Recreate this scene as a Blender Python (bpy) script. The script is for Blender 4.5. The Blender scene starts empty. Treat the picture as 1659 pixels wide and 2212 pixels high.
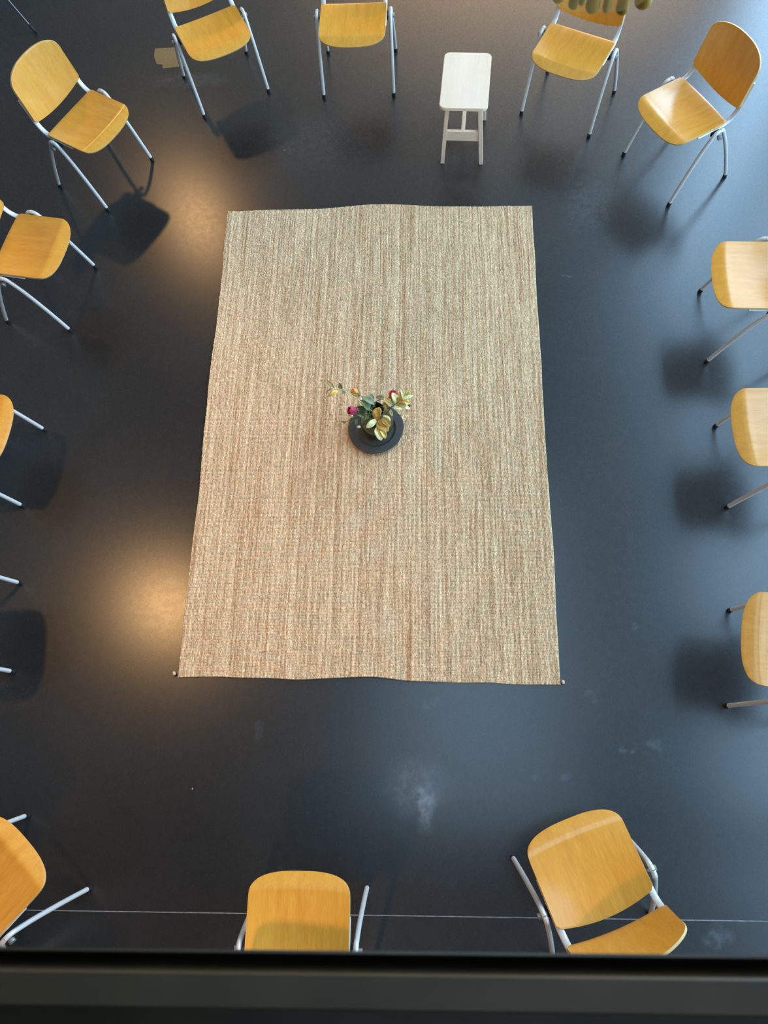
import bpy, bmesh, math, random
import numpy as np
from mathutils import Vector, Matrix, Quaternion
random.seed(7)
rng = np.random.default_rng(11)
S = bpy.context.scene
C = S.collection
PI = math.pi

# ---------------------------------------------------------------- materials
def newmat(name):
    m = bpy.data.materials.new(name); m.use_nodes = True
    nt = m.node_tree
    return m, nt, nt.nodes['Principled BSDF']

def node(nt, kind, **kw):
    n = nt.nodes.new(kind)
    for k, v in kw.items():
        if k in n.inputs: n.inputs[k].default_value = v
        else: setattr(n, k, v)
    return n

def simple(name, col, rough=.5, metal=0., spec=.5, coat=0., trans=0., noise=0., scale=40., bump=0.):
    m, nt, b = newmat(name)
    b.inputs['Base Color'].default_value = (*col, 1)
    b.inputs['Roughness'].default_value = rough
    b.inputs['Metallic'].default_value = metal
    b.inputs['Specular IOR Level'].default_value = spec
    b.inputs['Coat Weight'].default_value = coat
    b.inputs['Transmission Weight'].default_value = trans
    if noise or bump:
        tc = node(nt, 'ShaderNodeTexCoord')
        nz = node(nt, 'ShaderNodeTexNoise', Scale=scale, Detail=4.)
        nt.links.new(tc.outputs['Object'], nz.inputs['Vector'])
        if noise:
            rp = node(nt, 'ShaderNodeValToRGB')
            rp.color_ramp.elements[0].position = .3; rp.color_ramp.elements[1].position = .7
            rp.color_ramp.elements[0].color = (*[c * (1 - noise) for c in col], 1)
            rp.color_ramp.elements[1].color = (*[min(1, c * (1 + noise)) for c in col], 1)
            nt.links.new(nz.outputs['Fac'], rp.inputs['Fac'])
            nt.links.new(rp.outputs['Color'], b.inputs['Base Color'])
        if bump:
            bp = node(nt, 'ShaderNodeBump', Strength=bump, Distance=.002)
            nt.links.new(nz.outputs['Fac'], bp.inputs['Height'])
            nt.links.new(bp.outputs['Normal'], b.inputs['Normal'])
    return m

def wood(name, a, bcol, rough, coat, stretch, hue_var=.1):
    """varnished veneer: long grain streaks plus a broad flame figure"""
    m, nt, b = newmat(name)
    tc = node(nt, 'ShaderNodeTexCoord'); oi = node(nt, 'ShaderNodeObjectInfo')
    mp = node(nt, 'ShaderNodeMapping'); mp.inputs['Scale'].default_value = stretch
    off = node(nt, 'ShaderNodeVectorMath', operation='SCALE'); off.inputs['Scale'].default_value = 37.
    cmb = node(nt, 'ShaderNodeCombineXYZ')
    for i in range(3): nt.links.new(oi.outputs['Random'], cmb.inputs[i])
    nt.links.new(cmb.outputs[0], off.inputs[0])
    add = node(nt, 'ShaderNodeVectorMath', operation='ADD')
    nt.links.new(tc.outputs['Object'], mp.inputs['Vector'])
    nt.links.new(mp.outputs[0], add.inputs[0]); nt.links.new(off.outputs[0], add.inputs[1])
    fine = node(nt, 'ShaderNodeTexNoise', Scale=9., Detail=5., Roughness=.6)
    broad = node(nt, 'ShaderNodeTexNoise', Scale=1.6, Detail=2.)
    nt.links.new(add.outputs[0], fine.inputs['Vector']); nt.links.new(add.outputs[0], broad.inputs['Vector'])
    mx = node(nt, 'ShaderNodeMath', operation='MULTIPLY_ADD'); mx.inputs[1].default_value = .5
    nt.links.new(fine.outputs['Fac'], mx.inputs[0])
    hf = node(nt, 'ShaderNodeMath', operation='MULTIPLY'); hf.inputs[1].default_value = .5
    nt.links.new(broad.outputs['Fac'], hf.inputs[0]); nt.links.new(hf.outputs[0], mx.inputs[2])
    rp = node(nt, 'ShaderNodeValToRGB')
    rp.color_ramp.elements[0].position = .34; rp.color_ramp.elements[1].position = .66
    rp.color_ramp.elements[0].color = (*a, 1); rp.color_ramp.elements[1].color = (*bcol, 1)
    nt.links.new(mx.outputs[0], rp.inputs['Fac'])
    hs = node(nt, 'ShaderNodeHueSaturation')
    mr = node(nt, 'ShaderNodeMapRange'); mr.inputs['To Min'].default_value = 1 - hue_var; mr.inputs['To Max'].default_value = 1 + hue_var
    nt.links.new(oi.outputs['Random'], mr.inputs['Value']); nt.links.new(mr.outputs[0], hs.inputs['Value'])
    nt.links.new(rp.outputs['Color'], hs.inputs['Color']); nt.links.new(hs.outputs['Color'], b.inputs['Base Color'])
    b.inputs['Roughness'].default_value = rough
    b.inputs['Coat Weight'].default_value = coat; b.inputs['Coat Roughness'].default_value = .17
    bp = node(nt, 'ShaderNodeBump', Strength=.06, Distance=.001)
    nt.links.new(fine.outputs['Fac'], bp.inputs['Height']); nt.links.new(bp.outputs['Normal'], b.inputs['Normal'])
    return m

M = {}
M['seat_wood'] = wood('beech_seat', (.74, .275, .022), (.86, .39, .046), .36, .65, (22, 2.2, 22))
M['back_wood'] = wood('beech_back', (.74, .275, .022), (.86, .39, .046), .36, .65, (22, 22, 2.2))
M['ply_edge'] = simple('ply_edge', (.66, .42, .16), .5, noise=.15, scale=200)
M['steel'] = simple('silver_lacquered_steel', (.72, .67, .62), .28, .18, .5, noise=.04, scale=300)
M['bolt'] = simple('bolt_steel', (.40, .38, .36), .4, .6)
M['rubber'] = simple('black_rubber', (.012, .012, .013), .6)
M['white_wood'] = wood('white_washed_birch', (.82, .60, .425), (.90, .685, .50), .5, 0., (9, 1.2, 9), .0)
M['thin_steel'] = simple('dark_steel', (.16, .165, .17), .3, .8)

# floor: dark polished screed with wear
def floor_mat():
    m, nt, b = newmat('dark_polished_screed')
    L = nt.links
    tc = node(nt, 'ShaderNodeTexCoord')
    n1 = node(nt, 'ShaderNodeTexNoise', Scale=1.3, Detail=5., Roughness=.6)
    n2 = node(nt, 'ShaderNodeTexNoise', Scale=26., Detail=4., Roughness=.65)
    n3 = node(nt, 'ShaderNodeTexNoise', Scale=320., Detail=2.)
    for n in (n1, n2, n3): L.new(tc.outputs['Object'], n.inputs['Vector'])
    rp = node(nt, 'ShaderNodeValToRGB')
    rp.color_ramp.elements[0].position = .3; rp.color_ramp.elements[1].position = .75
    rp.color_ramp.elements[0].color = (.0185, .0165, .0150, 1); rp.color_ramp.elements[1].color = (.0275, .0245, .0222, 1)
    L.new(n1.outputs['Fac'], rp.inputs['Fac'])
    col = rp.outputs['Color']
    # chalky scuff marks; those near the origin also hold painted overhead reflection (x, y, rx, ry, strength)
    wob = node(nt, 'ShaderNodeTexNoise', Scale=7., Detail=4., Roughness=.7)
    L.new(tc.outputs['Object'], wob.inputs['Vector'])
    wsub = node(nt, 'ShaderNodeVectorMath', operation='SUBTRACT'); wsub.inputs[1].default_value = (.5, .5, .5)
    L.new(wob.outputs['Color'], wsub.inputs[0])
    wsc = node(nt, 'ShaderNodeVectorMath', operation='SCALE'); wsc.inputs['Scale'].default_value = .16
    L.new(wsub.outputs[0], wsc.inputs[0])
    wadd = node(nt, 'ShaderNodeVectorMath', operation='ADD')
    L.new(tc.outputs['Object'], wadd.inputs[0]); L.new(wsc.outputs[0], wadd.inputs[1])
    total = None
    scuffs_glare = [(-.055, -.01, .06, .13, .55), (-.10, .08, .22, .18, .22), (-.072, .4735, .03, .03, .1), (-.014, .4856, .03, .02, .1),
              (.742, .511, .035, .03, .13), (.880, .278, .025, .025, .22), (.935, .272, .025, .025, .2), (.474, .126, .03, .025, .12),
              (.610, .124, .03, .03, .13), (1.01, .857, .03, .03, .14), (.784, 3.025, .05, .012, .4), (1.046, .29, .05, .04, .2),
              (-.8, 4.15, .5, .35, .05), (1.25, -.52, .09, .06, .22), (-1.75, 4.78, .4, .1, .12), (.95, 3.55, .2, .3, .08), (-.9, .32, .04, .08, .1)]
    for (x, y, rx, ry, s) in scuffs_glare:
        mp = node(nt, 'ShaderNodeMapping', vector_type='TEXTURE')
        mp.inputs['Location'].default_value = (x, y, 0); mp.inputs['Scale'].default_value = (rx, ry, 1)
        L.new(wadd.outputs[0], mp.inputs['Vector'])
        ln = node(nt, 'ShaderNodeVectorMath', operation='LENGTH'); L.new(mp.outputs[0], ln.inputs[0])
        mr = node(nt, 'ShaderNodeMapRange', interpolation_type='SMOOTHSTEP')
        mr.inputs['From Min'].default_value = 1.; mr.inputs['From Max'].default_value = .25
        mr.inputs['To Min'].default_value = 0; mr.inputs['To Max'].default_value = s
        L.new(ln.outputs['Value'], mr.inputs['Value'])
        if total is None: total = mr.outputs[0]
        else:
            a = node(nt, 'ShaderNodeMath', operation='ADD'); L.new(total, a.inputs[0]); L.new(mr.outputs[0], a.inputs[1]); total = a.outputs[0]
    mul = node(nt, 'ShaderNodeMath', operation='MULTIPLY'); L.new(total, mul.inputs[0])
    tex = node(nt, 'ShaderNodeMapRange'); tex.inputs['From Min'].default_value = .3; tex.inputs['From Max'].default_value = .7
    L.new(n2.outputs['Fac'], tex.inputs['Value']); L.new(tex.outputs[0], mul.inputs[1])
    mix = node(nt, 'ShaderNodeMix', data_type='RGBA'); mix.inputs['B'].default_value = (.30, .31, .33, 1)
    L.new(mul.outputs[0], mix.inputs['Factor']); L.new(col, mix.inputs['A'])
    # dust specks
    vo = node(nt, 'ShaderNodeTexVoronoi', Scale=5.); L.new(tc.outputs['Object'], vo.inputs['Vector'])
    lt = node(nt, 'ShaderNodeMath', operation='LESS_THAN'); lt.inputs[1].default_value = .016; L.new(vo.outputs['Distance'], lt.inputs[0])
    sepc = node(nt, 'ShaderNodeSeparateColor'); L.new(vo.outputs['Color'], sepc.inputs[0])
    gt = node(nt, 'ShaderNodeMath', operation='GREATER_THAN'); gt.inputs[1].default_value = .8; L.new(sepc.outputs[0], gt.inputs[0])
    ml = node(nt, 'ShaderNodeMath', operation='MULTIPLY'); L.new(lt.outputs[0], ml.inputs[0]); L.new(gt.outputs[0], ml.inputs[1])
    mix2 = node(nt, 'ShaderNodeMix', data_type='RGBA'); mix2.inputs['B'].default_value = (.5, .5, .5, 1)
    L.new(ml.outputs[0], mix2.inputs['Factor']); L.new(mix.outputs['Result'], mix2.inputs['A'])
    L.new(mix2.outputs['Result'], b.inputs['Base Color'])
    rr = node(nt, 'ShaderNodeMapRange'); rr.inputs['To Min'].default_value = FLOOR_ROUGH - .03; rr.inputs['To Max'].default_value = FLOOR_ROUGH + .04
    L.new(n2.outputs['Fac'], rr.inputs['Value']); L.new(rr.outputs[0], b.inputs['Roughness'])
    b.inputs['Specular IOR Level'].default_value = .76
    sm = node(nt, 'ShaderNodeMath', operation='ADD'); L.new(n2.outputs['Fac'], sm.inputs[0]); L.new(n3.outputs['Fac'], sm.inputs[1])
    bp = node(nt, 'ShaderNodeBump', Strength=.035, Distance=.001)
    L.new(sm.outputs[0], bp.inputs['Height']); L.new(bp.outputs['Normal'], b.inputs['Normal'])
    return m
FLOOR_ROUGH = .268
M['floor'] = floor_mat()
M['seam'] = simple('seam_strip', (.22, .22, .215), .45, noise=.35, scale=30)
M['wall_dark'] = simple('dark_plaster', (.20, .185, .17), .8, noise=.1, scale=3)
M['wall_warm'] = simple('pale_plaster', (.60, .52, .42), .8, noise=.06, scale=3)
M['ceiling'] = simple('ceiling_dark', (.16, .15, .14), .8, noise=.1, scale=3)
M['rail'] = simple('black_lacquered_steel', (.046, .028, .012), .40, 0., .4, noise=.2, scale=14, bump=.08)
M['patch'] = simple('brown_patch', (.24, .155, .062), .55, noise=.16, scale=60)
M['window_frame'] = simple('window_frame', (.03, .03, .032), .4)
M['slate'] = simple('charcoal_ceramic', (.047, .044, .036), .55, noise=.2, scale=60, bump=.12)
M['vase_glass'] = simple('dark_green_glass', (.048, .058, .010), .09, 0., .5, .3, .55)
M['stem_green'] = simple('green_stem', (.09, .14, .045), .5)
M['stem_pale'] = simple('pale_stem', (.62, .55, .30), .45)
M['stem_brown'] = simple('brown_stem', (.12, .09, .07), .5)
def leafm(n, c, r=.42, metal=0.): M[n] = simple('leaf_' + n, c, r, metal, .5, noise=.28, scale=70, bump=.1)
leafm('gold', (.62, .37, .075), .34, .3); leafm('bronze', (.42, .265, .065), .36, .25); leafm('cream', (.94, .80, .36), .45)
leafm('tan', (.42, .25, .11)); leafm('olive', (.20, .165, .055)); leafm('sage', (.26, .31, .165), .45); leafm('leaf', (.17, .23, .075)); leafm('dark', (.055, .08, .032)); leafm('lime', (.66, .56, .12))
M['rose_pink'] = simple('petal_pink', (.72, .06, .16), .5, noise=.25, scale=50)
M['rose_deep'] = simple('petal_deep_pink', (.36, .008, .05), .5, noise=.25, scale=50)
M['rose_red'] = simple('petal_red', (.68, .05, .055), .5, noise=.25, scale=50)
M['rose_orange'] = simple('petal_orange', (.80, .30, .07), .5, noise=.25, scale=60)
M['rose_yellow'] = simple('petal_yellow', (.78, .66, .16), .5, noise=.2, scale=60)
M['peach'] = simple('petal_peach', (.95, .62, .36), .5, noise=.15, scale=60)
M['amber_glass'] = simple('olive_amber_glass', (.40, .205, .020), .45, 0., .2)
M['clear_glass'] = simple('clear_glass', (.95, .90, .80), .03, 0., .5, 0., 1.)
m, nt, b = newmat('tinted_clear_plastic')
b.inputs['Base Color'].default_value = (.36, .24, .09, 1); b.inputs['Roughness'].default_value = .3; b.inputs['Specular IOR Level'].default_value = .1; b.inputs['Alpha'].default_value = .13
M['veil'] = m
M['brass'] = simple('aged_brass', (.35, .22, .07), .35, 1.)

# jute: colour per loop comes with the mesh
m, nt, b = newmat('knitted_jute')
at = node(nt, 'ShaderNodeAttribute', attribute_name='yarn')
tc = node(nt, 'ShaderNodeTexCoord'); nz = node(nt, 'ShaderNodeTexNoise', Scale=900., Detail=2.)
nt.links.new(tc.outputs['Object'], nz.inputs['Vector'])
hv = node(nt, 'ShaderNodeHueSaturation'); mr = node(nt, 'ShaderNodeMapRange'); mr.inputs['To Min'].default_value = .7; mr.inputs['To Max'].default_value = 1.3
nt.links.new(nz.outputs['Fac'], mr.inputs['Value']); nt.links.new(mr.outputs[0], hv.inputs['Value'])
nt.links.new(at.outputs['Color'], hv.inputs['Color']); nt.links.new(hv.outputs['Color'], b.inputs['Base Color'])
b.inputs['Roughness'].default_value = .85; b.inputs['Specular IOR Level'].default_value = .25
M['jute'] = m

# ---------------------------------------------------------------- helpers
def mesh_obj(name, verts, faces, mat, parent=None, smooth=True, mats=None):
    me = bpy.data.meshes.new(name); me.from_pydata([tuple(v) for v in verts], [], faces); me.update()
    bm = bmesh.new(); bm.from_mesh(me); bmesh.ops.recalc_face_normals(bm, faces=bm.faces); bm.to_mesh(me); bm.free()
    for mm in (mats or [mat]): me.materials.append(mm)
    if smooth: me.polygons.foreach_set('use_smooth', [True] * len(me.polygons))
    o = bpy.data.objects.new(name, me); C.objects.link(o)
    if parent: o.parent = parent
    return o

def from_bm(name, bm, mat, parent=None, smooth=False):
    bmesh.ops.recalc_face_normals(bm, faces=bm.faces)
    me = bpy.data.meshes.new(name); bm.to_mesh(me); bm.free(); me.materials.append(mat)
    if smooth: me.polygons.foreach_set('use_smooth', [True] * len(me.polygons))
    o = bpy.data.objects.new(name, me); C.objects.link(o)
    if parent: o.parent = parent
    return o

def smooth_by_angle(o, deg=40):
    me = o.data
    me.polygons.foreach_set('use_smooth', [True] * len(me.polygons))
    bm = bmesh.new(); bm.from_mesh(me)
    for e in bm.edges:
        e.smooth = len(e.link_faces) == 2 and e.calc_face_angle(0) < math.radians(deg)
    bm.to_mesh(me); bm.free()

def empty(name, loc, rz=0.):
    o = bpy.data.objects.new(name, None); C.objects.link(o); o.location = loc; o.rotation_euler = (0, 0, rz)
    o.empty_display_size = .1
    return o

def tag(o, label, cat, group=None, kind=None):
    o['label'] = label; o['category'] = cat
    if group: o['group'] = group
    if kind: o['kind'] = kind
    return o

def add_box(bm, c, s, bev=0., mtx=None, segs=2):
    r = bmesh.ops.create_cube(bm, size=1.)
    vs = r['verts']
    bmesh.ops.scale(bm, vec=s, verts=vs)
    if bev:
        es = list({e for v in vs for e in v.link_edges})
        rb = bmesh.ops.bevel(bm, geom=es, offset=bev, segments=segs, affect='EDGES', profile=.5)
        vs = list({v for f in rb['faces'] for v in f.verts} | {v for v in vs if v.is_valid})
        # collect the whole island
        seen = set(vs); st = list(vs)
        while st:
            v = st.pop()
            for e in v.link_edges:
                w = e.other_vert(v)
                if w not in seen: seen.add(w); st.append(w)
        vs = list(seen)
    if mtx is not None: bmesh.ops.transform(bm, matrix=mtx, verts=vs)
    bmesh.ops.translate(bm, vec=c, verts=vs)
    return vs

def catmull(pts, n):
    P = [Vector(p) for p in pts]; P = [P[0] * 2 - P[1]] + P + [P[-1] * 2 - P[-2]]
    out = []
    for i in range(1, len(P) - 2):
        for k in range(n):
            t = k / n
            a, b_, c, d = P[i - 1], P[i], P[i + 1], P[i + 2]
            out.append(.5 * ((2 * b_) + (c - a) * t + (2 * a - 5 * b_ + 4 * c - d) * t * t + (3 * b_ - a - 3 * c + d) * t ** 3))
    out.append(P[-2]); return out

def sweep(path, ra, rb=None, n=12, ref=Vector((1, 0, 0)), taper=None, cap_round=False):
    """elliptic section along a path; ra lies along ref, rb across it"""
    rb = rb or ra; V = []; F = []
    for i, p in enumerate(path):
        t = (path[min(i + 1, len(path) - 1)] - path[max(i - 1, 0)]).normalized()
        a = (ref - t * ref.dot(t))
        if a.length < 1e-4: a = Vector((0, 1, 0)) - t * t.y
        a.normalize(); c = t.cross(a)
        k = taper(i / (len(path) - 1)) if taper else 1.
        for j in range(n):
            q = 2 * PI * j / n
            V.append(p + a * (ra * k * math.cos(q)) + c * (rb * k * math.sin(q)))
    for i in range(len(path) - 1):
        for j in range(n):
            k = (j + 1) % n
            F.append((i * n + j, i * n + k, (i + 1) * n + k, (i + 1) * n + j))
    F.append(tuple(range(n))); F.append(tuple(range((len(path) - 1) * n, len(path) * n)))
    return V, F

def tube(name, pts, r, mat, parent=None, n=10, sub=6, rb=None, ref=Vector((1, 0, 0)), taper=None):
    V, F = sweep(catmull(pts, sub), r, rb, n, ref, taper)
    o = mesh_obj(name, V, F, mat, parent); smooth_by_angle(o, 50); return o

def lathe(name, prof, mat, parent=None, n=64, wob=None, loc=(0, 0, 0), close=False):
    V = []; F = []
    for i, (r, z) in enumerate(prof):
        for j in range(n):
            a = 2 * PI * j / n
            k = 1 + (wob(a) if wob else 0)
            V.append((loc[0] + r * k * math.cos(a), loc[1] + r * k * math.sin(a), loc[2] + z))
    m_ = len(prof)
    for i in range(m_ - 1):
        for j in range(n):
            k = (j + 1) % n
            F.append((i * n + j, i * n + k, (i + 1) * n + k, (i + 1) * n + j))
    if close:
        for j in range(n):
            k = (j + 1) % n
            F.append(((m_ - 1) * n + j, (m_ - 1) * n + k, k, j))
    else:
        F.append(tuple(range(n))); F.append(tuple(range((m_ - 1) * n, m_ * n)))
    o = mesh_obj(name, V, F, mat, parent); smooth_by_angle(o, 45); return o

def copy_tree(o, parent=None):
    c = o.copy(); C.objects.link(c)
    if parent: c.parent = parent
    for ch in list(o.children): copy_tree(ch, c)
    return c

# ---------------------------------------------------------------- camera
CAM_H = 4.0
rt = Vector((0.997661, 0.021048, -0.065033)); up = Vector((0.003122, 0.936388, 0.350953)); fw = Vector((-0.068282, 0.350335, -0.934132))
cd = bpy.data.cameras.new('camera'); cam = bpy.data.objects.new('camera', cd); C.objects.link(cam)
mw = Matrix.Identity(4)
for i in range(3):
    mw[i][0] = rt[i]; mw[i][1] = up[i]; mw[i][2] = -fw[i]
mw[2][3] = CAM_H
cam.matrix_world = mw
cd.sensor_fit = 'VERTICAL'; cd.sensor_height = 36.; cd.sensor_width = 27.; cd.lens = 1683.795 / 2212 * 36.
cd.clip_start = .05
cd.dof.use_dof = True; cd.dof.focus_distance = 4.4; cd.dof.aperture_fstop = 6.5
S.camera = cam

# ---------------------------------------------------------------- setting
def plane_box(name, c, s, mat, bev=0.):
    bm = bmesh.new(); add_box(bm, c, s, bev)
    o = from_bm(name, bm, mat); o['kind'] = 'structure'; return o
XL, XR, YF, YB, ZC = -5.2, 3.5, -5., 9.6, 7.
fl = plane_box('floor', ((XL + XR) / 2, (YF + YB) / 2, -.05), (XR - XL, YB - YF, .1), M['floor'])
# shift the floor mesh so that its object coordinates are world coordinates (origin already at the world origin)
# ceiling with an unseen roof opening added for blue overhead fill
SX0, SX1, SY0, SY1 = -.7, 1.7, -.3, 4.4
bm = bmesh.new()
for (x0, x1, y0, y1) in ((XL - .2, SX0, YF - .2, YB + .2), (SX1, XR + .2, YF - .2, YB + .2), (SX0, SX1, YF - .2, SY0), (SX0, SX1, SY1, YB + .2)):
    add_box(bm, ((x0 + x1) / 2, (y0 + y1) / 2, ZC + .1), (x1 - x0, y1 - y0, .2))
o = from_bm('ceiling', bm, M['ceiling']); o['kind'] = 'structure'
rl = empty('window_6', ((SX0 + SX1) / 2, (SY0 + SY1) / 2, ZC)); rl['kind'] = 'structure'
bm = bmesh.new()
for k in range(4): add_box(bm, (0, (-.5 + k / 3) * (SY1 - SY0 - .08), .1), (SX1 - SX0, .08, .12))
for k in (-1, 1): add_box(bm, (k * ((SX1 - SX0) / 2 - .04), 0, .1), (.08, SY1 - SY0 - .1, .12))
from_bm('window_frame', bm, M['window_frame'], rl)
bm = bmesh.new(); add_box(bm, (0, 0, .17), (SX1 - SX0, SY1 - SY0, .008)); from_bm('pane', bm, M['clear_glass'], rl)
plane_box('wall_left', (XL - .1, (YF + YB) / 2, ZC / 2), (.2, YB - YF, ZC), M['wall_dark'])
plane_box('wall_back', ((XL + XR) / 2, YB + .1, ZC / 2), (XR - XL + .4, .2, ZC), M['wall_warm'])
plane_box('wall_front', ((XL + XR) / 2, YF - .1, ZC / 2), (XR - XL + .4, .2, ZC), M['wall_dark'])
# window wall on the right: piers, sill wall and lintel in one mesh, five tall openings
WY = [-3.4, -.9, 1.6, 4.1, 6.6]; WW, WZ0, WZ1 = 2.2, .35, 6.6
bm = bmesh.new()
add_box(bm, (XR + .15, (YF + YB) / 2, WZ0 / 2), (.3, YB - YF, WZ0)); add_box(bm, (XR + .15, (YF + YB) / 2, (WZ1 + ZC) / 2), (.3, YB - YF, ZC - WZ1))
edges = [YF]
for y in WY: edges += [y, y + WW]
edges.append(YB)
for i in range(0, len(edges), 2):
    add_box(bm, (XR + .15, (edges[i] + edges[i + 1]) / 2, (WZ0 + WZ1) / 2), (.3, edges[i + 1] - edges[i], WZ1 - WZ0))
o = from_bm('wall_right', bm, M['wall_dark']); o['kind'] = 'structure'
for k, y in enumerate(WY):
    w = empty('window_%d' % (k + 1), (XR + .12, y + WW / 2, WZ0)); w['kind'] = 'structure'
    bm = bmesh.new(); hgt = WZ1 - WZ0
    for sy in (-1, 1): add_box(bm, (0, sy * (WW / 2 - .03), hgt / 2), (.06, .06, hgt))
    for z in (.03, hgt * .45, hgt - .03): add_box(bm, (0, 0, z), (.06, WW - .12, .06))
    from_bm('window_frame', bm, M['window_frame'], w)
    for (z0, z1) in ((.06, hgt * .45 - .03), (hgt * .45 + .03, hgt - .06)):
        bm = bmesh.new(); add_box(bm, (0, 0, (z0 + z1) / 2), (.008, WW - .12, z1 - z0)); from_bm('pane', bm, M['clear_glass'], w)

# joint across the floor
bm = bmesh.new()
add_box(bm, (-.2, -.481, .0006), (7.6, .0042, .0012), mtx=Matrix.Rotation(math.atan2(.052, 3.384), 4, 'Z'))
o = from_bm('trim_1', bm, M['seam']); o['kind'] = 'structure'

# balcony parapet the camera leans over: coping rail, panel under it
para = empty('balcony_parapet', (0, -.1164, 2.25), math.radians(1.25))
tag(para, 'black steel balcony parapet crossing the foot of the picture', 'parapet')
def bar_profile(name, prof, x0, x1, mat, parent, nseg=1):
    V = [(x0, y, z) for y, z in prof] + [(x1, y, z) for y, z in prof]; n = len(prof)
    F = [(i, (i + 1) % n, n + (i + 1) % n, n + i) for i in range(n)] + [tuple(range(n)), tuple(range(n, 2 * n))]
    o = mesh_obj(name, V, F, mat, parent, smooth=False); return o
# local frame: y=0 is the outer edge of the coping, z from 2.25; its underside slants back
o = bar_profile('coping_rail', [(-.0346, .78), (0, 1.0), (-.0022, 1.0005), (-.0142, .945), (-.0148, 1.0105), (-.0165, 1.0125), (-.0400, 1.0125), (-.0418, 1.0105), (-.0435, .80), (-.150, .80), (-.152, .985), (-.27, .985), (-.27, .77), (-.04, .77)], -4.5, 4.5, M['rail'], para)
smooth_by_angle(o, 20)
bm = bmesh.new(); add_box(bm, (0, -.250, .385), (9., .025, .77)); from_bm('infill_panel', bm, M['rail'], para)

# thin ragged brown patch on the floor near the back chairs
poly = [(-2.0352, 5.101), (-1.8879, 5.1037), (-1.80, 4.9274), (-1.7977, 4.9115), (-1.9529, 4.8987), (-1.96, 4.9366), (-2.0029, 4.9454), (-2.0321, 5.0195)]
V = [(x, y, .0002) for x, y in poly] + [(x, y, .0016) for x, y in poly]; n = len(poly)
F = [tuple(range(n)), tuple(range(n, 2 * n))] + [(i, (i + 1) % n, n + (i + 1) % n, n + i) for i in range(n)]
tag(mesh_obj('floor_patch', V, F, M['patch'], smooth=False), 'ragged brown square lying flat on the dark floor beside a chair leg', 'tape')

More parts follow.
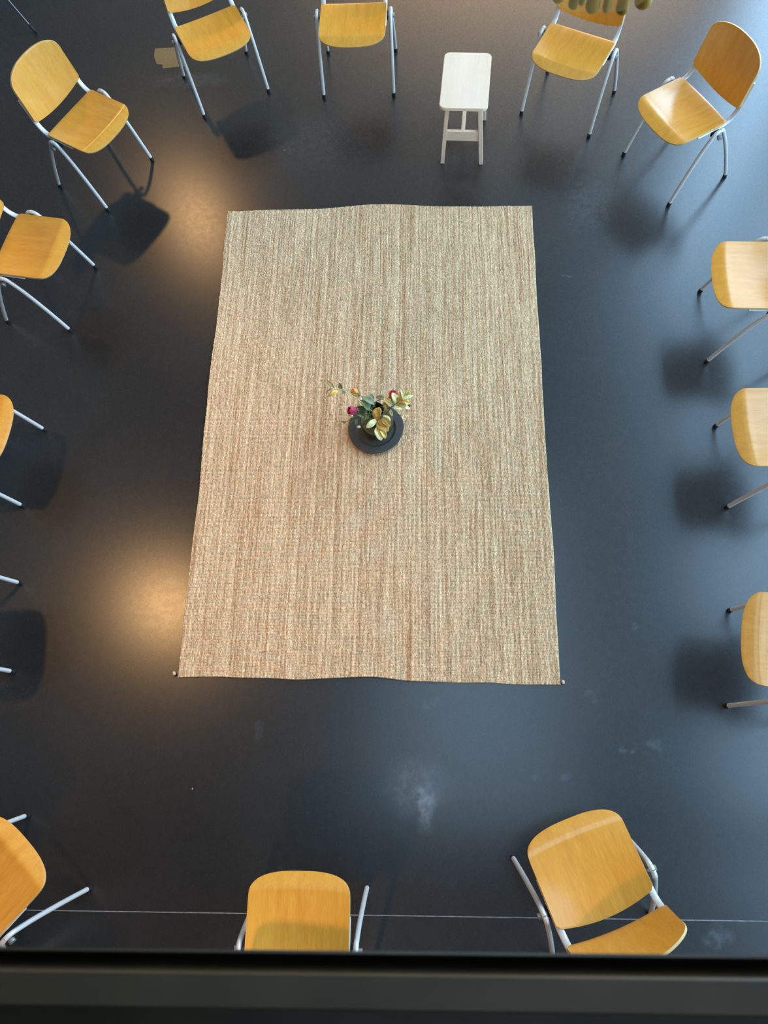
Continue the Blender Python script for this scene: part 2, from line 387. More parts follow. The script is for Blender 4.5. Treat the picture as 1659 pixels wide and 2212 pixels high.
# ---------------------------------------------------------------- rug
def make_rug():
    NC, NR = 280, 372
    kx, ky = 4, 3
    nx, ny = NC * kx + 1, NR * ky + 1
    c = dict(tl=(-1.353, 3.590), tr=(.603, 3.566), br=(.612, .576), bl=(-1.342, .589))
    u = np.linspace(0, 1, nx)[None, :]; v = np.linspace(0, 1, ny)[:, None]     # v=0 near edge, 1 far edge
    def bil(i): return (c['bl'][i] * (1 - u) * (1 - v) + c['br'][i] * u * (1 - v) + c['tl'][i] * (1 - u) * v + c['tr'][i] * u * v)
    X, Y = bil(0), bil(1)
    def wave(t, seed, amp, fr):
        r = np.random.default_rng(seed); s = 0
        for k in range(1, fr + 1): s = s + r.normal() / k ** .8 * np.sin(2 * PI * k * t * .8 + r.uniform(0, 6.28))
        return s * amp
    fx = lambda a: np.exp(-a / .06)
    X = X + wave(v, 1, .006, 9) * fx(u) + wave(v, 2, .004, 9) * fx(1 - u) + wave(v, 5, .002, 14)
    bump_far = .030 * np.exp(-((u - .53) / .22) ** 2)
    bump_near = .020 * np.exp(-((u - .47) / .10) ** 2) - .012 * np.exp(-((u - .8) / .22) ** 2) * 0
    Y = Y + (wave(u, 3, .003, 9) + bump_far) * fx(1 - v) + (wave(u, 4, .003, 9) + bump_near) * fx(v)
    ci = np.minimum((np.arange(nx) / kx).astype(int), NC - 1); ri = np.minimum((np.arange(ny) / ky).astype(int), NR - 1)
    # loop heights
    dome_x = np.array([0., .66, 1., .66])[np.arange(nx) % kx]; dome_y = np.array([0., .92, .92])[np.arange(ny) % ky]
    amp = rng.uniform(.55, 1.0, (NR, NC)) * (1 - .5 * (rng.random((NR, NC)) < .05))
    colamp = rng.uniform(.8, 1.1, (1, NC)); amp = amp * colamp
    A = amp[ri][:, ci]
    # the gap across a column (between two loops of one yarn) is shallower than the gap between columns
    prof = (dome_x[None, :] ** .8) * (.22 + .78 * dome_y[:, None])
    base = .0045
    Z = base + .0090 * prof * A
    jx = rng.normal(0, .0009, (NR, NC))[ri][:, ci]; jy = rng.normal(0, .0011, (NR, NC))[ri][:, ci]
    X = X + jx * (dome_x[None, :] > 0); Y = Y + jy * (dome_y[:, None] > 0)
    Z = Z + .012 * np.exp(-((u - .50) / .12) ** 2) * np.exp(-(1 - v) / .012) + .014 * np.exp(-((u - .53) / .12) ** 2) * np.exp(-v / .010) \
          + .0012 * (np.sin(u * 9 + 1) * np.sin(v * 13 + .4) + 1)
    # skirt: an outer ring of vertices dropped to the floor
    verts = np.stack([X, Y, Z], -1).reshape(-1, 3)
    # colours per loop
    def along(step, spread):
        k = NR // step + 3; g = rng.normal(0, spread, (k, NC)); p = (np.arange(NR)[:, None] + rng.uniform(0, step, (1, NC))) / step
        i0 = p.astype(int); f_ = p - i0; cc = np.arange(NC)[None, :]
        return g[i0, cc] * (1 - f_) + g[np.minimum(i0 + 1, k - 1), cc] * f_
    w_ = np.clip(.42 + rng.normal(0, .13, (1, NC)) + along(45, .20) + along(9, .12) + rng.normal(0, .14, (NR, NC)), 0, 1)[..., None]
    cream, tan, red = np.array([.97, .70, .43]), np.array([.57, .335, .165]), np.array([.56, .245, .10])
    col = cream * (1 - w_) + tan * w_
    rd = np.clip(along(60, 1.) - 1.05 + rng.normal(0, .2, (NR, NC)), 0, .75)[..., None]
    col = col * (1 - rd) + red * rd
    col = col * rng.uniform(.84, 1.14, (NR, NC, 1))
    cfull = np.ones((ny, nx, 4)); cfull[..., :3] = col[ri][:, ci]
    idx = np.arange(nx * ny).reshape(ny, nx)
    quads = np.stack([idx[:-1, :-1], idx[:-1, 1:], idx[1:, 1:], idx[1:, :-1]], -1).reshape(-1, 4)
    ring = np.concatenate([idx[0, :], idx[1:, -1], idx[-1, -2::-1], idx[-2:0:-1, 0]])
    low = verts[ring].copy(); low[:, 2] = .0008
    nb = len(verts)
    li = nb + np.arange(len(ring)); l2 = np.roll(li, -1); r2 = np.roll(ring, -1)
    sk = np.stack([ring, li, l2, r2], -1)
    verts = np.concatenate([verts, low]); faces = np.concatenate([quads, sk])
    cols = np.concatenate([cfull.reshape(-1, 4), cfull.reshape(-1, 4)[ring]])
    me = bpy.data.meshes.new('jute_rug')
    me.vertices.add(len(verts)); me.vertices.foreach_set('co', verts.astype(np.float32).ravel())
    me.loops.add(len(faces) * 4); me.loops.foreach_set('vertex_index', faces.astype(np.int32).ravel())
    me.polygons.add(len(faces)); me.polygons.foreach_set('loop_start', (np.arange(len(faces)) * 4).astype(np.int32))
    me.polygons.foreach_set('use_smooth', np.ones(len(faces), bool))
    me.update(calc_edges=True)
    a = me.attributes.new('yarn', 'FLOAT_COLOR', 'POINT'); a.data.foreach_set('color', cols.astype(np.float32).ravel())
    me.materials.append(M['jute'])
    o = bpy.data.objects.new('jute_rug', me); C.objects.link(o)
    tag(o, 'large rectangular knitted jute rug lying in the middle of the dark floor', 'rug')
    # yarn knots at the two near corners
    for (x, y) in ((-1.362, .612), (.628, .590)):
        bm = bmesh.new()
        for k in range(3):
            r = bmesh.ops.create_icosphere(bm, subdivisions=2, radius=.0085, matrix=Matrix.Translation((x + random.uniform(-.006, .006), y + random.uniform(-.008, .008), .009 + .003 * k)))
        k_ = from_bm('yarn_knot', bm, M['knot'], o, smooth=True)
M['knot'] = simple('jute_knot', (.66, .48, .30), .9, noise=.2, scale=200)
make_rug()

# ---------------------------------------------------------------- chairs
def smoothstep(a, b_, x):
    t = min(1, max(0, (x - a) / (b_ - a))); return t * t * (3 - 2 * t)

HW = .211
def seat_front(x):
    t = min(1, abs(x) / HW); return .200 + .096 * max(0, 1 - t ** 2.7) ** (1 / 2.7)
def seat_rear(x):
    ax = abs(x) / HW; return -.060 - .036 * (1 - ax * ax) + .012 * smoothstep(.93, 1, ax)
def seat_z(x, y):
    g = 1 - smoothstep(-.02, .235, y)
    z = .484 - .030 * (1 - (x / HW) ** 2) * (.25 + .75 * g) * (1 - smoothstep(.20, .24, y) * .9)
    if y > .218: z -= .40 * ((y - .218) ** 2 / .03 if y < .233 else y - .2255)
    return z
def us(n): return [math.sin(PI / 2 * (-1 + 2 * i / n)) for i in range(n + 1)]

def make_seat(parent):
    V = []; F = []; U = us(28); nv = 26
    for j in range(nv + 1):
        for uu in U:
            x = HW * uu; a, b_ = seat_rear(x), seat_front(x); y = a + (b_ - a) * j / nv
            V.append((x, y, seat_z(x, y)))
    w = len(U)
    for j in range(nv):
        for i in range(w - 1): F.append((j * w + i, j * w + i + 1, (j + 1) * w + i + 1, (j + 1) * w + i))
    return V, F

def back_rng(x):
    ax = abs(x); zb = .548 - .048 * (1 - (ax / HW) ** 2); zb += .012 * smoothstep(.94, 1, ax / HW)
    zt = .742 + .090 * max(0, 1 - (ax / HW) ** 2.7) ** (1 / 2.7)
    return zb, zt
def back_y(x, z): return -.112 - (z - .55) * .20 - .034 * (1 - (x / HW) ** 2)
def make_back():
    V = []; F = []; U = us(28); nv = 16
    for j in range(nv + 1):
        for uu in U:
            x = HW * uu; a, b_ = back_rng(x); z = a + (b_ - a) * j / nv
            V.append((x * (1 - .03 * (j / nv)), back_y(x, z), z))
    w = len(U)
    for j in range(nv):
        for i in range(w - 1): F.append((j * w + i, j * w + i + 1, (j + 1) * w + i + 1, (j + 1) * w + i))
    return V, F

def panel(name, VF, mat, parent, down):
    V, F = VF
    me = bpy.data.meshes.new(name); me.from_pydata(V, [], F); me.update()
    me.materials.append(mat); me.materials.append(M['ply_edge'])
    nrm = me.polygons[len(me.polygons) // 2].normal
    want = Vector((0, 0, 1)) if down else Vector((0, 1, 0))
    if nrm.dot(want) < 0: me.flip_normals()
    me.polygons.foreach_set('use_smooth', [True] * len(me.polygons))
    o = bpy.data.objects.new(name, me); C.objects.link(o); o.parent = parent
    s = o.modifiers.new('thickness', 'SOLIDIFY'); s.thickness = .0105; s.offset = -1; s.use_rim = True; s.material_offset_rim = 1; s.use_even_offset = False
    b_ = o.modifiers.new('rounding', 'BEVEL'); b_.width = .0028; b_.segments = 3; b_.limit_method = 'ANGLE'; b_.angle_limit = math.radians(50); b_.harden_normals = False
    return o

def make_chair(name):
    t = empty(name, (0, 0, 0))
    panel('seat', make_seat(t), M['seat_wood'], t, True)
    panel('backrest', make_back(), M['back_wood'], t, False)
    for sx in (-1, 1):
        x = sx * .2
        # flat bar: under the seat, then up behind the back
        pts = [(x, .13, .464), (x, .02, .464), (x, -.045, .463), (x, -.088, .478), (x, -.116, .508), (x, -.134, .555), (x, -.152, .64), (x, -.162, .69)]
        bar = tube('support_bar', pts, .0145, M['steel'], t, n=14, sub=5, rb=.0055)
        xl = sx * .2385
        F_ = [(xl, .0, .474), (xl, .021, .468), (xl, .040, .446), (xl, .080, .366), (xl * 1.003, .125, .250), (xl * 1.006, .168, .122), (xl * 1.01, .2005, .018)]
        R_ = [(xl, .0, .474), (xl, -.021, .467), (xl, -.038, .440), (xl, -.088, .345), (xl * 1.003, -.143, .225), (xl * 1.004, -.190, .110), (xl * 1.006, -.2235, .018)]
        for P in (F_, R_):
            lg = tube('leg', P, .0112, M['steel'], t, n=14, sub=5, rb=.0112)
            e = Vector(P[-1]); d = (Vector(P[-1]) - Vector(P[-2])).normalized()
            q0 = e - d * .010; q1 = Vector((e.x, e.y, 0)) + Vector((d.x, d.y, 0)) * .006
            V, FF = sweep([q0, q0 + (q1 - q0) * .4, q0 + (q1 - q0) * .8, q1], .0126, None, 14)
            g = mesh_obj('foot_glide', V, FF, M['rubber'], lg); smooth_by_angle(g, 50)
        # pivot: bolt through the leg bend into the bar
        V = []; n = 16
        V, FF = sweep([Vector((sx * .196, 0, .436)), Vector((sx * .246, 0, .436)), Vector((sx * .2465, 0, .436)), Vector((sx * .262, 0, .436))], .007, None, n, Vector((0, 1, 0)), lambda s: 1. if s < .5 else 2.0)
        k = mesh_obj('pivot_bolt', V, FF, M['bolt'], t); smooth_by_angle(k, 40)
        bm = bmesh.new(); add_box(bm, (sx * .212, .004, .440), (.018, .05, .034), .004); from_bm('bracket', bm, M['rubber'], t)
    tube('crossbar', [(-.2, 0, .440), (0, 0, .440), (.2, 0, .440)], .009, M['steel'], t, n=12, sub=3, ref=Vector((0, 1, 0)))
    return t

CH = [
 ('A', -2.217, 3.946, -120.5, 'orange-brown plywood chair at upper left, whole from backrest to feet'),
 ('B', -1.469, 4.704, -153.7, 'plywood chair beside the brown square on the floor, backrest cut by the top of the picture'),
 ('C', -.526, 4.753, -181.0, 'plywood chair at the top left of the white stool, backrest out of view'),
 ('D', .875, 4.410, 152.9, 'plywood chair behind hanging amber glass drops, right of the white stool'),
 ('E', 1.503, 3.851, 120.0, 'plywood chair at upper right with brown backrest and shiny seat, whole chair in view'),
 ('F', -2.423, 2.979, -100.3, 'plywood chair at left edge, seat whole but backrest almost out of view'),
 ('G', -2.533, 1.800, -95.1, 'plywood chair at left edge with only a sliver of seat and two front legs showing'),
 ('H', -2.457, .827, -83.8, 'chair at left edge with only two silver front leg ends showing'),
 ('I', -1.968, -.402, -40.7, 'plywood chair in lower left corner, seat corner and two silver legs showing'),
 ('J', -.570, -.566, .4, 'plywood chair at bottom centre half hidden by the black parapet, shadow on its seat'),
 ('K', .644, -.319, 22.0, 'plywood chair at lower right, turned, seat and backrest seen from above over the parapet'),
 ('L', 1.755, 2.644, 87.6, 'pale plywood chair at right edge, uppermost of the three with only seats showing'),
 ('M', 1.743, 1.759, 90.0, 'pale plywood chair at right edge, middle one of the three with only seats showing'),
 ('N', 1.642, .687, 80.8, 'pale plywood chair at right edge, lowest of the three with only seats showing'),
]
proto = make_chair('plywood_chair')
for i, (k, x, y, a, lab) in enumerate(CH):
    o = proto if i == 0 else copy_tree(proto)
    o.location = (x, y, 0); o.rotation_euler = (0, 0, math.radians(a))
    tag(o, lab, 'chair', 'plywood chairs in a ring around the rug')

# ---------------------------------------------------------------- white stool
st = empty('stool', (.181, 4.136, 0), math.radians(-4.64))
tag(st, 'small white wooden stool with rectangular top standing on the dark floor', 'stool')
bm = bmesh.new()
pts = []; hx, hy, r = .146, .230, .036
for (cx, cy, a0) in ((hx - r, hy - r, 0), (-hx + r, hy - r, 90), (-hx + r, -hy + r, 180), (hx - r, -hy + r, 270)):
    for k in range(9):
        a = math.radians(a0 + 90 * k / 8); pts.append((cx + r * math.cos(a), cy + r * math.sin(a)))
fb = bm.faces.new([bm.verts.new((x, y, .436)) for x, y in pts])
ex = bmesh.ops.extrude_face_region(bm, geom=[fb])
bmesh.ops.translate(bm, vec=(0, 0, .022), verts=[v for v in ex['geom'] if isinstance(v, bmesh.types.BMVert)])
bmesh.ops.bevel(bm, geom=[e for e in bm.edges if abs(e.verts[0].co.z - e.verts[1].co.z) < 1e-6], offset=.003, segments=2, affect='EDGES')
o = from_bm('stool_top', bm, M['white_wood'], st)
def prism(bm, b0, b1, sx, sy):
    vs = []
    for c_ in (b0, b1):
        for (dx, dy) in ((-1, -1), (1, -1), (1, 1), (-1, 1)): vs.append(bm.verts.new((c_[0] + dx * sx / 2, c_[1] + dy * sy / 2, c_[2])))
    for f_ in ((0, 1, 2, 3), (4, 5, 6, 7), (0, 1, 5, 4), (1, 2, 6, 5), (2, 3, 7, 6), (3, 0, 4, 7)): bm.faces.new([vs[q] for q in f_])
LT, LB, YT, YBt = .098, .1255, .165, .190
for sx in (-1, 1):
    for sy in (-1, 1):
        bm = bmesh.new(); prism(bm, (sx * LB, sy * YBt, 0), (sx * LT, sy * YT, .436), .025, .036)
        bmesh.ops.recalc_face_normals(bm, faces=bm.faces)
        bmesh.ops.bevel(bm, geom=list(bm.edges), offset=.002, segments=2, affect='EDGES'); from_bm('leg', bm, M['white_wood'], st)
zs = .21
for sy in (-1, 1):
    bm = bmesh.new(); add_box(bm, (0, sy * .180, zs), (.215, .020, .072), .002); from_bm('end_rail', bm, M['white_wood'], st)
bm = bmesh.new(); add_box(bm, (0, 0, zs + .012), (.022, .372, .05), .002); from_bm('stretcher', bm, M['white_wood'], st)

# ---------------------------------------------------------------- vase, plate and bouquet
VX, VY, RUGZ = -.334, 1.994, .0150
pl = lathe('plate', [(.001, .004), (.095, .004), (.100, .0), (.112, .002), (.150, .016), (.1575, .021), (.158, .0245), (.153, .026), (.122, .0165), (.117, .0185), (.112, .0175), (.107, .0105), (.1005, .0085), (.09, .0115), (.001, .0115)], M['slate'], n=96,
           wob=lambda a: .010 * math.sin(3 * a + 1) + .006 * math.sin(7 * a) + .003 * math.sin(17 * a), loc=(-.3478, 1.994, RUGZ))
tag(pl, 'round charcoal ceramic plate with a wide rim lying on the rug', 'plate')
vz = RUGZ + .012
vase = lathe('vase', [(.002, 0), (.045, 0), (.064, .012), (.082, .04), (.0915, .075), (.091, .105), (.080, .140), (.062, .168), (.049, .188), (.043, .205), (.0435, .222), (.0475, .232), (.0465, .2335), (.041, .222), (.040, .205), (.046, .187), (.059, .166), (.077, .138), (.0875, .105), (.088, .075), (.079, .042), (.062, .016), (.044, .005), (.002, .005)], M['vase_glass'], n=72, loc=(VX, VY, vz))
tag(vase, 'bulbous dark green glass vase standing on the charcoal plate', 'vase')

def leaf_mesh(name, p0, p1, wd, mat, parent, curl=.18, roll=0.):
    """curved blade from p0 to p1 with a folded midrib and pointed tip"""
    p0, p1 = Vector(p0), Vector(p1); ax = p1 - p0; L = ax.length; ax.normalize()
    n = Vector((0, 0, 1)) - ax * ax.z; n.normalize(); sd = ax.cross(n)
    Q = Quaternion(ax, roll); n = Q @ n; sd = Q @ sd
    nu, nw = 10, 6; V = []; F = []
    for i in range(nu + 1):
        s = i / nu
        w = wd / 2 * (math.sin(PI * min(1, s * .93 + .05)) ** .75) * (1 if s < .97 else .35)
        if i == nu: w = wd * .02
        for j in range(nw + 1):
            q = -1 + 2 * j / nw
            V.append(p0 + ax * (L * s) + sd * (w * q) + n * (curl * L * math.sin(PI * s) * .5 + abs(q) * w * .30 + .04 * wd * math.sin(9 * s + 4 * q)))
    k = nw + 1
    for i in range(nu):
        for j in range(nw): F.append((i * k + j, i * k + j + 1, (i + 1) * k + j + 1, (i + 1) * k + j))
    o = mesh_obj(name, V, F, mat, parent)
    s = o.modifiers.new('thickness', 'SOLIDIFY'); s.thickness = .0008
    return o

LEAVES = {
'left': [((-0.555, 2.0286, 0.44), (-0.6076, 2.0648, 0.46), 0.0121, 'tan'), ((-0.537, 2.034, 0.43), (-0.5735, 2.0642, 0.46), 0.0182, 'bronze'),
 ((-0.5475, 2.0258, 0.44), (-0.5809, 2.0046, 0.42), 0.0109, 'tan'), ((-0.5133, 2.0228, 0.42), (-0.5712, 1.9824, 0.43), 0.0243, 'gold'),
 ((-0.4978, 2.0337, 0.41), (-0.5114, 2.064, 0.43), 0.0219, 'olive'), ((-0.4978, 2.0337, 0.41), (-0.481, 2.0142, 0.4), 0.0195, 'olive')],
'centre': [((-0.3135, 1.8597, 0.4), (-0.2992, 1.9242, 0.42), 0.0551, 'gold'), ((-0.3086, 1.8543, 0.4), (-0.2475, 1.795, 0.4), 0.0575, 'gold'),
 ((-0.2818, 1.8675, 0.41), (-0.2425, 1.8138, 0.41), 0.0407, 'bronze'), ((-0.3063, 1.8273, 0.39), (-0.2884, 1.7498, 0.38), 0.0527, 'cream'),
 ((-0.3135, 1.8597, 0.4), (-0.3662, 1.82, 0.39), 0.0336, 'cream'), ((-0.2811, 1.9043, 0.36), (-0.2423, 1.8791, 0.35), 0.0243, 'cream'),
 ((-0.2908, 1.8114, 0.4), (-0.2644, 1.7577, 0.385), 0.031, 'gold')],
'right': [((-0.2095, 1.9581, 0.4), (-0.2321, 1.9962, 0.44), 0.0338, 'cream'), ((-0.1993, 1.9553, 0.41), (-0.1847, 2.0093, 0.43), 0.0313, 'gold'),
 ((-0.1773, 1.9685, 0.42), (-0.1886, 2.0117, 0.45), 0.0096, 'cream'), ((-0.1679, 1.9792, 0.42), (-0.1362, 2.0138, 0.44), 0.0192, 'lime'),
 ((-0.1869, 1.9659, 0.42), (-0.1195, 1.9838, 0.43), 0.018, 'cream'), ((-0.2069, 1.9472, 0.4), (-0.1395, 1.9246, 0.39), 0.0265, 'cream'),
 ((-0.2065, 1.9527, 0.41), (-0.1392, 1.9625, 0.41), 0.0265, 'gold'), ((-0.2106, 1.9419, 0.42), (-0.1576, 1.925, 0.42), 0.0288, 'bronze'),
 ((-0.232, 1.942, 0.38), (-0.182, 1.9411, 0.36), 0.0194, 'cream'), ((-0.2369, 1.9448, 0.38), (-0.2793, 1.9974, 0.38), 0.0266, 'cream'),
 ((-0.2367, 1.9612, 0.39), (-0.2737, 1.9919, 0.39), 0.0194, 'gold'), ((-0.2575, 1.9421, 0.36), (-0.282, 1.9782, 0.37), 0.0268, 'bronze'),
 ((-0.2243, 1.9474, 0.39), (-0.2387, 1.9695, 0.4), 0.0169, 'sage'), ((-0.1719, 1.9521, 0.43), (-0.1434, 1.9355, 0.42), 0.0239, 'gold'),
 ((-0.2473, 1.958, 0.33), (-0.2363, 1.9323, 0.3), 0.0172, 'cream')],
'green': [((-0.3266, 1.9705, 0.36), (-0.3968, 2.0185, 0.36), 0.0415, 'sage'), ((-0.3545, 1.9459, 0.34), (-0.406, 1.9993, 0.36), 0.0343, 'leaf'),
 ((-0.3607, 1.9595, 0.33), (-0.3966, 2.0184, 0.335), 0.0467, 'sage'), ((-0.3345, 1.9927, 0.36), (-0.347, 2.0289, 0.37), 0.0245, 'sage'),
 ((-0.2751, 1.9974, 0.37), (-0.3219, 2.0091, 0.37), 0.0293, 'olive')],
'dark': [((-0.3771, 1.9565, 0.31), (-0.4266, 1.9824, 0.32), 0.0272, 'dark'), ((-0.3861, 1.9478, 0.29), (-0.4144, 1.976, 0.29), 0.0223, 'dark'),
 ((-0.3926, 1.9416, 0.27), (-0.4321, 1.9536, 0.28), 0.0124, 'sage'), ((-0.4333, 1.9493, 0.24), (-0.4409, 1.9209, 0.23), 0.0125, 'leaf'),
 ((-0.357, 1.9189, 0.27), (-0.4082, 1.8992, 0.25), 0.0223, 'dark'), ((-0.3645, 1.9471, 0.28), (-0.3921, 1.9249, 0.27), 0.0199, 'leaf'),
 ((-0.3524, 1.9609, 0.28), (-0.3701, 1.9385, 0.27), 0.0249, 'dark'), ((-0.4432, 1.9438, 0.24), (-0.4822, 1.9253, 0.2), 0.0075, 'leaf')]}
MOUTH = Vector((VX, VY, vz + .225)); INV = Vector((VX, VY, vz + .03))
def mouth(dx, dy): return (VX + dx, VY + dy, vz + .228)
def inside(dx, dy): return (VX + dx, VY + dy, vz + .025)
def sprig(name, label, cat, key, stem_pts, stem_mat, twigs=()):
    t = empty(name, stem_pts[0]); off = Vector(stem_pts[0])
    tag(t, label, cat, 'stems in the green glass vase')
    rel = lambda p: Vector(p) - off
    tube('stem', [rel(p) for p in stem_pts], .0022, M[stem_mat], t, n=8, sub=5)
    for a, b_ in twigs: tube('twig', [rel(a), rel(tuple((Vector(a) + Vector(b_)) / 2 + Vector((0, 0, .006)))), rel(b_)], .0014, M[stem_mat], t, n=6, sub=3)
    for i, (p0, p1, w, m_) in enumerate(LEAVES[key]):
        leaf_mesh('leaf', rel(p0), rel(p1), w, M[m_], t, curl=random.uniform(.1, .3), roll=random.uniform(-.45, .45))
    return t
sprig('gold_branch', 'long gilded leaf branch reaching out to the left from the vase', 'branch', 'left',
      [inside(.03, -.02), mouth(-.012, -.012), (-.3607, 1.9595, .33), (-.4072, 1.9883, .37), (-.4702, 2.0167, .41), (-.5063, 2.0309, .42), (-.553, 2.029, .44)], 'stem_pale')
sprig('gold_branch', 'gilded branch of broad gold and cream leaves drooping over the vase front', 'branch', 'centre',
      [inside(.0, .04), mouth(.012, -.02), (-.312, 1.92, .33), (-.316, 1.885, .38), (-.311, 1.857, .40), (-.300, 1.828, .392)], 'stem_brown',
      [((-.316, 1.885, .38), (-.281, 1.904, .36)), ((-.311, 1.857, .40), (-.282, 1.867, .41)), ((-.311, 1.857, .4), (-.2908, 1.8114, .4))])
sprig('gold_branch', 'bushy gold and cream leaf branch on the right of the vase beside the red rose', 'branch', 'right',
      [inside(-.03, .02), mouth(.022, -.006), (-.2709, 1.9365, .33), (-.2267, 1.9475, .39), (-.2, 1.956, .41), (-.1773, 1.9685, .42)], 'stem_brown',
      [((-.245, 1.943, .365), (-.2473, 1.958, .33)), ((-.2267, 1.9475, .39), (-.2367, 1.9612, .39)), ((-.2, 1.956, .41), (-.1679, 1.9792, .42)), ((-.2267, 1.9475, .39), (-.2575, 1.9421, .36))])
sprig('eucalyptus_sprig', 'grey green leaf sprig rising behind the vase mouth', 'branch', 'green',
      [inside(.02, -.03), mouth(.0, .012), (-.333, 1.985, .31), (-.334, 1.978, .36), (-.300, 1.992, .372), (-.2751, 1.9974, .37)], 'stem_green',
      [((-.333, 1.985, .31), (-.3607, 1.9595, .33)), ((-.333, 1.98, .33), (-.3545, 1.9459, .34)), ((-.334, 1.978, .36), (-.3266, 1.9705, .36))])
sprig('leafy_stem', 'dark green leafy stem low at the left side of the vase', 'branch', 'dark',
      [inside(.03, .02), mouth(-.022, -.010), (-.365, 1.957, .285), (-.39, 1.948, .285), (-.433, 1.949, .24), (-.443, 1.944, .24)], 'stem_green',
      [((-.365, 1.957, .285), (-.3771, 1.9565, .31)), ((-.36, 1.962, .28), (-.357, 1.9189, .27)), ((-.365, 1.957, .285), (-.3645, 1.9471, .28))])

def rose(name, label, c, base, R_, m_in, m_out, stem_pts, n_pet=11, sep='leaf', open_=.25):
    """a closed rose bloom: petals wrapped as cupped patches around the axis base->c"""
    t = empty(name, stem_pts[0]); off = Vector(stem_pts[0]); tag(t, label, 'flower', 'stems in the green glass vase')
    c, base = Vector(c) - off, Vector(base) - off
    ax = (c - base).normalized(); H = R_ * 2.1; b0 = c - ax * (H * .5)
    a = ax.orthogonal().normalized(); q = ax.cross(a)
    def petal(phi, rad, hh, width, mat, tip):
        V = []; F = []; nu, nw = 8, 8
        for i in range(nu + 1):
            s = i / nu; z = hh * s
            rr = rad * (math.sin(PI * (.12 + .62 * s)) ** .8) + tip * s ** 4 * R_
            for j in range(nw + 1):
                k = -1 + 2 * j / nw
                an = phi + k * width * (1 - .35 * s ** 5)
                zz = z * (1 - .10 * k * k * s) ; r2 = rr * (1 + .05 * k)
                V.append(b0 + ax * zz + a * (r2 * math.cos(an)) + q * (r2 * math.sin(an)))
        k = nw + 1
        for i in range(nu):
            for j in range(nw): F.append((i * k + j, i * k + j + 1, (i + 1) * k + j + 1, (i + 1) * k + j))
        o = mesh_obj('petal', V, F, mat, t); s = o.modifiers.new('thickness', 'SOLIDIFY'); s.thickness = .0007
    for i in range(n_pet):
        s = i / (n_pet - 1); petal(i * 2.4, R_ * (.32 + .68 * s), H * (1.0 - .12 * s), .85 + .15 * s, m_in if s < .55 else m_out, open_ * s)
    # hip and sepals
    V, F = sweep([b0 - ax * R_ * .55, b0 - ax * R_ * .25, b0 + ax * R_ * .05], R_ * .34, None, 10, a); mesh_obj('hip', V, F, M[sep], t)
    for i in range(4):
        an = i * PI / 2 + .4; d = a * math.cos(an) + q * math.sin(an)
        leaf_mesh('sepal', b0 + d * R_ * .2, b0 + d * R_ * .95 + ax * R_ * .35, R_ * .5, M[sep], t, curl=.1)
    pts = [Vector(p) - off for p in stem_pts] + [b0 - ax * R_ * .45]
    tube('stem', pts, .0019, M['stem_green'], t, n=8, sub=5)
    return t
rose('rose', 'pink rose bloom leaning out on the left of the vase', (-.453, 1.9684, .300), (-.4246, 1.9704, .285), .0245, M['rose_deep'], M['rose_pink'], [inside(.03, .0), mouth(-.026, .0), (-.385, 1.968, .278)], open_=.3)
rose('rose', 'red rose bloom behind the gold leaves at the right of the vase', (-.2312, 2.0188, .375), (-.2398, 1.994, .345), .0235, M['rose_red'], M['rose_red'], [inside(-.03, -.02), mouth(.018, .012), (-.255, 1.985, .30)])
rose('rose', 'orange rosebud with yellow base pointing to the upper left of the vase', (-.4348, 2.0357, .38), (-.4089, 2.027, .365), .021, M['rose_orange'], M['rose_orange'], [inside(.03, -.01), mouth(-.018, .014), (-.375, 2.012, .33)], open_=.1)
# pale base of the orange bud
t = [o for o in C.objects if o.get('label', '').startswith('orange rosebud')][0]
for ch in t.children:
    if ch.name.split('.')[0] == 'petal' and list(t.children).index(ch) % 3 == 0: ch.data.materials[0] = M['rose_yellow']

def blossom(name, label, c, stem_pts, R_, mat, npet):
    t = empty(name, stem_pts[0]); off = Vector(stem_pts[0]); tag(t, label, 'flower', 'stems in the green glass vase'); c = Vector(c) - off
    for i in range(npet):
        an = i * 2 * PI / npet + .3; d = Vector((math.cos(an), math.sin(an), .35))
        leaf_mesh('petal', c + d * R_ * .1, c + d * R_, R_ * .95, mat, t, curl=.3)
    pts = [Vector(p) - off for p in stem_pts] + [c]
    tube('stem', pts, .0015, M['stem_green'], t, n=6, sub=5)
blossom('peach_blossom', 'small peach blossom hanging over the right rim of the plate', (-.175, 1.9284, .29), [inside(-.02, .0), mouth(.03, .006), (-.24, 1.972, .285), (-.197, 1.945, .285)], .0165, M['peach'], 5)
def bud(label, c, stem_pts, R_, mat):
    t = empty('flower_bud', stem_pts[0]); off = Vector(stem_pts[0]); tag(t, label, 'flower', 'stems in the green glass vase'); c = Vector(c) - off
    bm = bmesh.new(); bmesh.ops.create_uvsphere(bm, u_segments=12, v_segments=8, radius=R_); bmesh.ops.scale(bm, vec=(1.25, .85, .9), verts=bm.verts); bmesh.ops.translate(bm, vec=c, verts=bm.verts)
    from_bm('bud', bm, mat, t, smooth=True)
    leaf_mesh('sepal', c, c + Vector((-.016, .004, .004)), .008, M['leaf'], t)
    tube('stem', [Vector(p) - off for p in stem_pts] + [c], .0012, M['stem_green'], t, n=6, sub=5)
bud('small green bud farthest out at the lower left of the bouquet', (-.5034, 1.9408, .22), [inside(.02, .01), mouth(-.03, -.004), (-.40, 1.955, .27), (-.46, 1.953, .235)], .0085, M['leaf'])
bud('pale cream bud just below the pink rose', (-.4642, 1.9665, .24), [inside(.02, .02), mouth(-.031, .004), (-.40, 1.962, .255)], .0095, M['cream'])
bud('pale olive bud over the front left rim of the plate', (-.4217, 1.9016, .24), [inside(.01, .03), mouth(-.02, -.02), (-.375, 1.94, .265)], .0085, M['cream'])
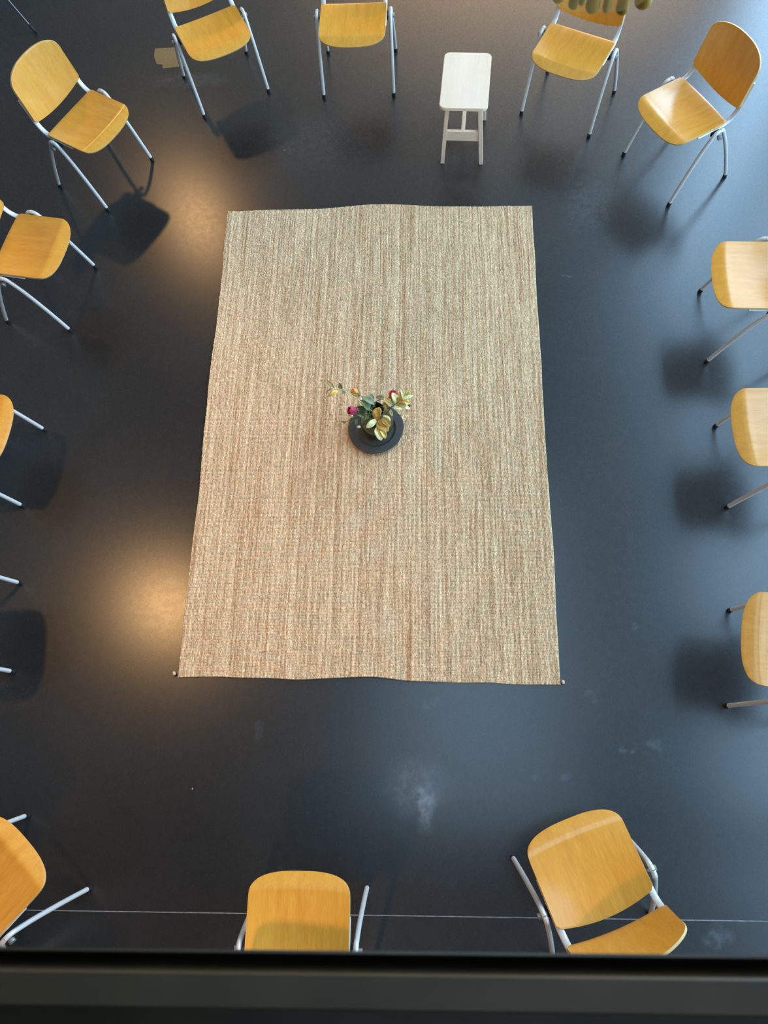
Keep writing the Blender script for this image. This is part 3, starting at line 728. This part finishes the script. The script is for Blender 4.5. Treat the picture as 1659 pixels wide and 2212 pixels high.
bud('dark green bud at the right end of the gold branch', (-.1457, 1.9625, .36), [inside(-.02, -.02), mouth(.029, .004), (-.26, 1.985, .30), (-.19, 1.972, .35)], .008, M['dark'])

# ---------------------------------------------------------------- thin stand at the top left corner
sd = empty('tripod_stand', (-3.45, 5.62, 0)); tag(sd, 'thin dark steel stand leg in the top left corner', 'stand')
hub = Vector((0, 0, .80))
for k, f_ in enumerate(((.481, -.302, 0), (-.50, -.26, 0), (.03, .57, 0))):
    f_ = Vector(f_); P = [hub, hub.lerp(f_, .35), hub.lerp(f_, .7), hub.lerp(f_, .955)]
    lg = tube('leg', [tuple(p) for p in P], .0058, M['thin_steel'], sd, n=10, sub=3)
    V, F = sweep([hub.lerp(f_, .935), hub.lerp(f_, .965), Vector((f_.x, f_.y, .003))], .0095, None, 10, taper=lambda s: 1. if s < .8 else .8); mesh_obj('rubber_foot', V, F, M['rubber'], lg)
V, F = sweep([Vector((0, 0, .70)), Vector((0, 0, .84))], .02, None, 14); smooth_by_angle(mesh_obj('hub', V, F, M['rubber'], sd))
V, F = sweep([Vector((0, 0, .45)), Vector((0, 0, 1.5))], .009, None, 12); smooth_by_angle(mesh_obj('pole', V, F, M['thin_steel'], sd))

# ---------------------------------------------------------------- glass pendant near the top right
PX, PY, PZ = .4608, 2.235, 2.42
pd = empty('pendant_lamp', (PX, PY, PZ)); tag(pd, 'clear glass pendant lamp with olive amber glass drops at the top edge', 'lamp')
lathe('glass_disc', [(.001, 0), (.150, .000), (.170, .004), (.172, .007), (.168, .009), (.150, .005), (.001, .005)], M['veil'], pd, n=72, wob=lambda a: .02 * math.sin(5 * a))
def drop(x, y, ztip, r, ln):
    prof = [(.001, ztip), (r * .55, ztip + r * .18), (r * .88, ztip + r * .55), (r, ztip + r * 1.1), (r * .97, ztip + ln * .6), (r * .8, ztip + ln * .85), (r * .35, ztip + ln * .97), (.001, ztip + ln)]
    lathe('glass_drop', prof, M['amber_glass'], pd, n=20, loc=(x - PX, y - PY, -PZ), wob=lambda a: .06 * math.sin(3 * a + x * 90))
for (x, y, r) in ((.4039, 2.2106, .015), (.4562, 2.1918, .0204), (.4963, 2.1834, .0125), (.542, 2.1804, .019), (.6016, 2.2012, .025), (.361, 2.2386, .0206), (.4306, 2.2281, .0125)):
    drop(x, y, 2.335 + random.uniform(-.004, .004), r, random.uniform(.066, .075))
for k in range(13):
    an = math.radians(20 + 150 * k / 12); rr = .13 if k % 2 else .08
    drop(PX + .03 + rr * math.cos(an), PY + .03 + rr * math.sin(an), 2.335 + random.uniform(-.01, .01), random.uniform(.014, .022), .072)
bm = bmesh.new(); bmesh.ops.create_uvsphere(bm, u_segments=20, v_segments=12, radius=.035, matrix=Matrix.Translation((0, .0, .235)))
m, nt, b = newmat('warm_bulb'); b.inputs['Base Color'].default_value = (1, .8, .5, 1); b.inputs['Emission Color'].default_value = (1, .55, .2, 1); b.inputs['Emission Strength'].default_value = 12.
from_bm('bulb', bm, m, pd, smooth=True)
pd.location = (PX * .633, PY * .633, CAM_H - (CAM_H - PZ) * .633); pd.scale = (.633, .633, .633)
V, F = sweep([Vector((0, 0, .265)), Vector((0, 0, .32))], .018, None, 14); smooth_by_angle(mesh_obj('lamp_holder', V, F, M['brass'], pd))
V, F = sweep([Vector((0, 0, .0)), Vector((0, 0, .2)), Vector((0, 0, 6.3))], .003, None, 8); smooth_by_angle(mesh_obj('cord', V, F, M['rubber'], pd))

# ---------------------------------------------------------------- light
def point(name, loc, power, col, r):
    l = bpy.data.lights.new(name, 'POINT'); l.energy = power; l.color = col; l.shadow_soft_size = r
    o = bpy.data.objects.new(name, l); C.objects.link(o); o.location = loc; return o
def area(name, loc, sx, sy, power, col, rot):
    l = bpy.data.lights.new(name, 'AREA'); l.shape = 'RECTANGLE'; l.size = sx; l.size_y = sy; l.energy = power; l.color = col
    o = bpy.data.objects.new(name, l); C.objects.link(o); o.location = loc; o.rotation_euler = rot; return o
WARM = (1., .56, .22)
def spot(name, loc, aim, power, col, ang, blend, r):
    l = bpy.data.lights.new(name, 'SPOT'); l.energy = power; l.color = col; l.shadow_soft_size = r; l.spot_size = math.radians(ang); l.spot_blend = blend
    o = bpy.data.objects.new(name, l); C.objects.link(o); o.location = loc
    o.rotation_euler = (Vector(aim) - Vector(loc)).to_track_quat('-Z', 'Y').to_euler(); return o
spot('ceiling_spot', (-3.08, 7.04, 4.0), (-1.0, 2.4, 0), 150, WARM, 84, .7, .11)
spot('ceiling_spot', (-2.87, 1.93, 4.0), (-2.15, 1.25, 0), 195, WARM, 66, .8, .115)
spot('ceiling_spot', (-1.0, -2.2, 2.55), (-.2, -.3, 0), 115, WARM, 90, .7, .07)
area('wall_washer', (1.3, 8.5, 2.3), 4.2, .4, 290, (1., .68, .38), (math.radians(90), 0, 0))
DAY = (.40, .69, 1.)
for k, y in enumerate(WY):
    area('daylight_fill', (XR + .05, y + WW / 2, (WZ0 + WZ1) / 2), WZ1 - WZ0 - .1, WW - .1, (80, 245, 240, 255, 480)[k], DAY, (0, math.radians(90), 0))
area('daylight_fill', ((SX0 + SX1) / 2, (SY0 + SY1) / 2, ZC + .02), SX1 - SX0, SY1 - SY0, 95, (.42, .70, 1.), (0, 0, 0))  # blue fill lamp set in the added roof opening

w = bpy.data.worlds.new('world'); S.world = w; w.use_nodes = True
bg = w.node_tree.nodes['Background']; bg.inputs['Color'].default_value = (.62, .80, 1., 1); bg.inputs['Strength'].default_value = 1.
vs = S.view_settings
vs.view_transform = 'Standard'; vs.look = 'None'; vs.gamma = 1.; vs.exposure = 0.
vs.use_curve_mapping = False
S.cycles.use_denoising = True
S.cycles.max_bounces = 8
S.cycles.sample_clamp_indirect = 6.
